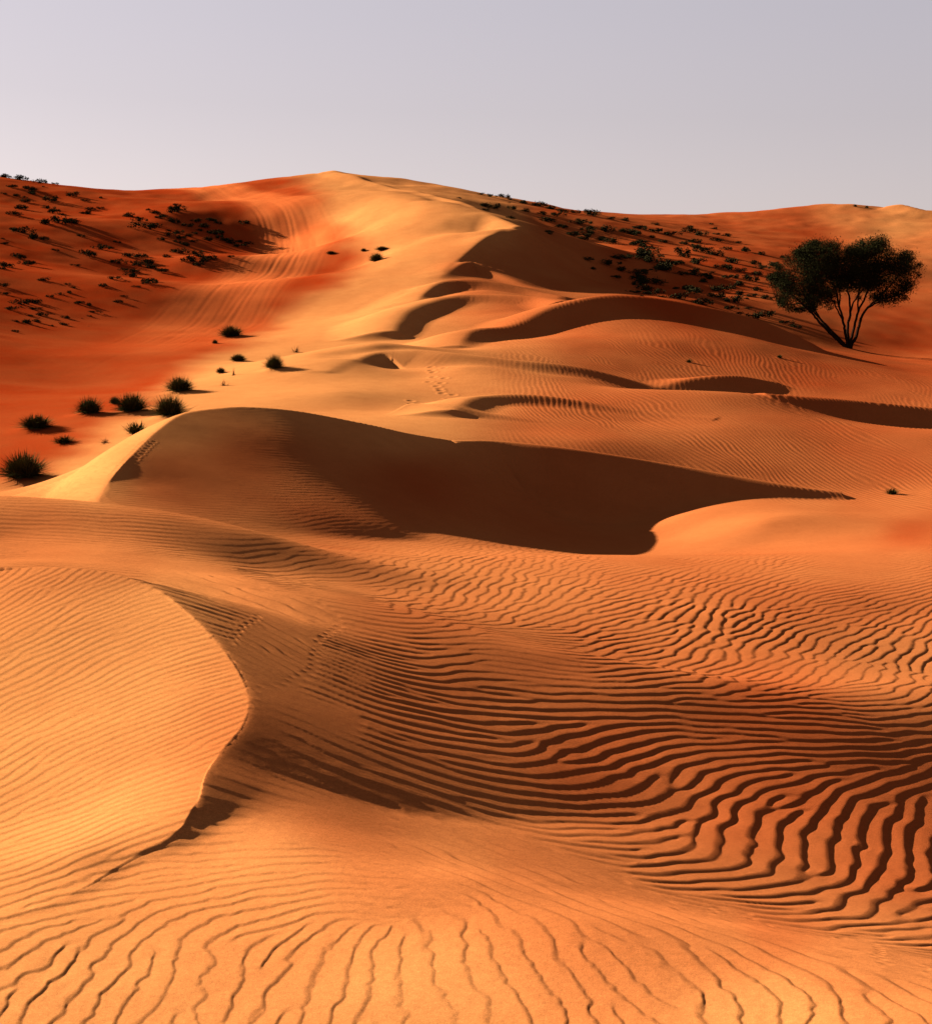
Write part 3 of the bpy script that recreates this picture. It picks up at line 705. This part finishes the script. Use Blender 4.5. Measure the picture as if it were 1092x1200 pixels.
LB = "small dark bush on the brown hillside between the main ridge and the tree"
GB = "bushes on the right hillside"
scatter("15,95,40;70,105,50;155,110,60;205,130,30;290,150,60;395,165,70;460,185,50;530,200,60;615,210,50;730,225,70;845,250,50;940,260,50;30,165,60;100,180,70;215,190,50;300,205,60;410,225,50;430,265,80;500,235,60;640,280,90;540,310,70;700,325,70;610,355,80;680,380,60;450,340,50;820,330,90;790,385,70;850,400,70;930,330,70;985,350,80;1025,310,60;1040,400,70;990,420,60;1050,470,90;900,500,80;960,500,60;700,520,60;820,540,90;910,575,70;1010,610,80;1040,650,90;1060,510,70;1070,590,60",
        560, 210, 5.46, LB, GB, 82)
scatter("50,205,60;30,235,60;150,225,80;245,245,70;360,225,70;440,245,70;525,205,40;540,240,40;610,250,50;535,280,60;330,300,60;200,290,50;400,290,70;410,325,60;440,350,80;310,355,80;535,370,70;600,335,50;720,345,60;820,370,50;640,415,90;420,420,90;310,430,60;230,430,100;210,460,110;100,350,90;70,385,100;110,415,90;20,300,70;400,475,70;470,510,80;395,500,60;460,545,60;560,455,60;620,460,70;690,475,60;780,430,60;820,460,60;800,495,70;900,440,70;610,520,60;600,590,80;690,560,70;750,530,80;790,600,60;760,635,60;680,625,60;540,640,80;400,605,100;340,590,60;270,590,40;300,645,100;450,680,100;650,670,90;620,720,60;740,720,50;850,650,60;850,760,90;970,810,60;1040,830,60;130,545,100;60,560,80;40,520,70;170,610,60;100,620,60;70,590,90;20,610,60;310,500,60",
        740, 230, 5.46, LB, GB, 82)

# ---- the acacia: several leaning stems from one root and a wide two-lobed crown
tx, ty, tz, k_, c_ = ground(993, 408, 78)
root = bpy.data.objects.new("acacia_tree", None); C.objects.link(root); root.location = (tx, ty, tz)
root["label"] = "dark umbrella-shaped acacia tree with forked stems behind the dune at right"; root["category"] = "tree"
PX = ty / F / 4.707                                    # metres per measured unit
r = np.random.default_rng(5)
def tp(x, y, d=0.0): return np.array([(x - 630) * PX, d, (850 - y) * PX])
LIMBS = [  # points (x, y, depth m), base radius
 ([(628, 858, 0), (590, 822, -.1), (520, 765, -.4), (450, 700, -.7), (405, 655, -.9), (330, 585, -1.0), (270, 520, -1.1)], .085),
 ([(628, 850, 0), (570, 785, .2), (500, 705, .5), (468, 655, .6), (430, 570, .8), (380, 470, .9)], .07),
 ([(632, 850, 0), (612, 770, -.1), (600, 700, -.1), (572, 620, -.3), (545, 520, -.5), (505, 420, -.6), (480, 330, -.6)], .07),
 ([(634, 850, 0), (632, 750, .2), (650, 650, .3), (645, 560, .5), (620, 450, .6), (600, 380, .7)], .075),
 ([(636, 850, 0), (655, 750, -.2), (675, 650, -.4), (720, 545, -.6), (740, 440, -.6), (770, 320, -.5)], .07),
 ([(640, 855, 0), (680, 775, .1), (702, 700, .2), (745, 630, .3), (810, 575, .4), (880, 500, .5), (950, 420, .5)], .08),
 ([(700, 700, .2), (725, 640, -.1), (780, 600, -.5), (850, 570, -.8), (930, 540, -.9)], .045),
 ([(600, 700, -.1), (560, 640, -.4), (520, 580, -.8), (470, 500, -1.0)], .04),
 ([(520, 765, -.4), (470, 690, -.2), (390, 610, .2), (310, 610, .5), (250, 590, .6)], .045),
 ([(650, 650, .3), (690, 580, .8), (780, 480, 1.2), (850, 380, 1.3)], .045),
 ([(572, 620, -.3), (590, 540, .2), (560, 450, .6), (420, 350, .9)], .04),
 ([(675, 650, -.4), (665, 560, -.8), (690, 460, -1.2), (700, 360, -1.3)], .04),
]
TV = []; TT = []
def tube(path, r0, r1, n=6):
    path = [np.asarray(p, float) for p in path]
    base = len(TV)
    for i, p in enumerate(path):
        d = path[min(i + 1, len(path) - 1)] - path[max(i - 1, 0)]; d /= np.linalg.norm(d) + 1e-9
        a = np.cross(d, (0, 1, .2)); a /= np.linalg.norm(a) + 1e-9; b = np.cross(d, a)
        rr = r0 + (r1 - r0) * i / (len(path) - 1)
        for j in range(n):
            t = 2 * math.pi * j / n
            TV.append(p + (a * math.cos(t) + b * math.sin(t)) * rr)
    for i in range(len(path) - 1):
        for j in range(n):
            TT.append((base + i * n + j, base + i * n + (j + 1) % n, base + (i + 1) * n + (j + 1) % n, base + (i + 1) * n + j))
def smooth_path(p, per=5):
    p = [np.asarray(q, float) for q in p]; q = [2 * p[0] - p[1]] + p + [2 * p[-1] - p[-2]]; out = []
    for i in range(1, len(q) - 2):
        for t in np.linspace(0, 1, per, endpoint=False):
            a, b, c, d = q[i - 1:i + 3]
            out.append(.5 * (2 * b + (c - a) * t + (2 * a - 5 * b + 4 * c - d) * t ** 2 + (3 * b - a - 3 * c + d) * t ** 3))
    return out + [p[-1]]
nodes = []
for L_, r0 in LIMBS:
    path = smooth_path([tp(*q) for q in L_])
    path = [p + r.normal(0, .012, 3) * (i > 0) for i, p in enumerate(path)]
    path[0] = path[0] - np.array([0, 0, .12]) if L_[0][1] > 840 else path[0]
    tube(path, r0, .018)
    nodes += path[int(len(path) * .45):]
nodes = np.array(nodes)
CLUMPS = []   # x, y, radius (measured units)
OUT = [(170, 500), (200, 420), (270, 350), (350, 280), (420, 245), (500, 235), (570, 245), (640, 282), (690, 245), (760, 212), (840, 215), (920, 250), (990, 290), (1050, 350), (1045, 420), (1010, 500), (960, 570), (900, 620),
       (830, 640), (770, 600), (720, 540), (690, 605), (630, 555), (585, 545), (560, 590), (545, 625), (525, 655), (470, 670), (400, 655), (320, 660), (240, 635), (195, 575)]
def inside(x, y):
    c = False; j = len(OUT) - 1
    for i in range(len(OUT)):
        xi, yi = OUT[i]; xj, yj = OUT[j]
        if (yi > y) != (yj > y) and x < (xj - xi) * (y - yi) / (yj - yi) + xi: c = not c
        j = i
    return c
def edge_d(x, y):
    m = 1e9
    for (a, b), (c, d) in zip(OUT, OUT[1:] + OUT[:1]):
        L2 = (c - a) ** 2 + (d - b) ** 2; t = max(0, min(1, ((x - a) * (c - a) + (y - b) * (d - b)) / L2))
        m = min(m, math.hypot(x - a - t * (c - a), y - b - t * (d - b)))
    return m
while len(CLUMPS) < 230:
    x, y = r.uniform(165, 1055), r.uniform(205, 680)
    if not inside(x, y): continue
    e = edge_d(x, y)
    if e < 14: continue
    rad = min(62, max(24, e * .95)) * r.uniform(.75, 1.05)
    dep = r.uniform(-1, 1) * 1.9 * min(1, e / 110) ** .5
    CLUMPS.append((x, y, rad, dep))
LV = []; LT = []
for x, y, rad, dep in CLUMPS:
    cpt = tp(x, y, dep); R_ = rad * PX
    near = nodes[np.argmin(((nodes - cpt) ** 2).sum(1))]
    mid = (near + cpt) / 2 + r.normal(0, .06, 3) + np.array([0, 0, -.05])
    tube([near, mid, cpt], .016, .006, 4)
    for _ in range(4):
        d = r.normal(0, 1, 3); d[2] = abs(d[2]) * .6; d /= np.linalg.norm(d)
        tube([cpt, cpt + d * R_ * r.uniform(.7, 1.2)], .006, .003, 3)
    n = int(760 * (R_ / .45) ** 1.6) + 60
    for _ in range(n):
        d = r.normal(0, 1, 3); d /= np.linalg.norm(d)
        q = r.uniform(0, 1) ** .45 * 1.08
        if r.random() < .30: q *= r.uniform(1.0, 1.75)
        p = cpt + d * R_ * q * np.array([1.05, 1.0, .82])
        s_ = r.uniform(.013, .030)
        a = r.normal(0, 1, 3); a /= np.linalg.norm(a); b = np.cross(a, r.normal(0, 1, 3)); b /= np.linalg.norm(b) + 1e-9
        k = len(LV); LV += [p - a * s_ * 1.5, p + b * s_ * .6, p + a * s_ * 1.5, p - b * s_ * .6]; LT.append((k, k + 1, k + 2, k + 3))
tr = bpy.data.objects.new("trunk", tris_mesh("trunk", TV, TT, m_bark)); C.objects.link(tr); tr.parent = root
cr = bpy.data.objects.new("crown", tris_mesh("crown", LV, LT, m_leaf)); C.objects.link(cr); cr.parent = root
print("plants", time.perf_counter() - T0, len(LV) // 4)

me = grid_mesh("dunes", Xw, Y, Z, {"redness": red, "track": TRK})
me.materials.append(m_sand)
dunes = bpy.data.objects.new("dunes", me); C.objects.link(dunes)
dunes["kind"] = "structure"

fm = bpy.data.meshes.new("desert_floor"); fm.from_pydata([(-4000, -4000, -14), (4000, -4000, -14), (4000, 4000, -14), (-4000, 4000, -14)], [], [(0, 1, 2, 3)])
fm.materials.append(m_sand)
fo = bpy.data.objects.new("desert_floor", fm); C.objects.link(fo); fo["kind"] = "structure"
# ------------------------------------------------------------------ light
SUN_EL, SUN_AZ = 17.8, 37.0      # azimuth measured from -x towards +y
el, az = math.radians(SUN_EL), math.radians(SUN_AZ)
sdir = (-math.cos(el) * math.cos(az), math.cos(el) * math.sin(az), math.sin(el))
from mathutils import Vector
sl_ = bpy.data.lights.new("sun", 'SUN'); sl_.energy = 5; sl_.angle = math.radians(.5); sl_.color = (1, .9, .76)
sun = bpy.data.objects.new("sun", sl_); C.objects.link(sun)
sun.rotation_euler = Vector(sdir).to_track_quat('Z', 'Y').to_euler()
world = bpy.data.worlds.new("World"); scene.world = world; world.use_nodes = True
wn = world.node_tree; bg = wn.nodes["Background"]
sky = wn.nodes.new("ShaderNodeTexSky"); sky.sky_type = 'NISHITA'; sky.sun_disc = False
sky.sun_elevation = el; sky.sun_rotation = math.atan2(sdir[0], sdir[1])
sky.dust_density = .6
hs = wn.nodes.new("ShaderNodeHueSaturation"); hs.inputs["Saturation"].default_value = .3
wn.links.new(sky.outputs[0], hs.inputs["Color"])
mx = wn.nodes.new("ShaderNodeMix"); mx.data_type = 'RGBA'; mx.blend_type = 'MULTIPLY'; mx.inputs[0].default_value = 1
wn.links.new(hs.outputs[0], mx.inputs[6]); mx.inputs[7].default_value = (.248, .217, .231, 1)
hz = wn.nodes.new("ShaderNodeMix"); hz.data_type = 'RGBA'; hz.inputs[0].default_value = .3          # dusty air evens the sky out
wn.links.new(mx.outputs[2], hz.inputs[6]); 
gc_ = wn.nodes.new("ShaderNodeTexCoord"); sx_ = wn.nodes.new("ShaderNodeSeparateXYZ"); wn.links.new(gc_.outputs["Generated"], sx_.inputs[0])
rp = wn.nodes.new("ShaderNodeMapRange"); rp.inputs[1].default_value = .05; rp.inputs[2].default_value = .18; wn.links.new(sx_.outputs[2], rp.inputs[0])
tp_ = wn.nodes.new("ShaderNodeMix"); tp_.data_type = 'RGBA'; wn.links.new(rp.outputs[0], tp_.inputs[0])
tp_.inputs[6].default_value = (1.66, 1.40, 1.36, 1); tp_.inputs[7].default_value = (1.46, 1.41, 1.58, 1)
wn.links.new(tp_.outputs[2], hz.inputs[7])
wn.links.new(hz.outputs[2], bg.inputs[0]); bg.inputs[1].default_value = .05
vs = scene.view_settings; vs.view_transform = 'Standard'; vs.look = 'None'; vs.exposure = 3.1; vs.gamma = 1
print("built in", time.perf_counter() - T0, NR, NC)
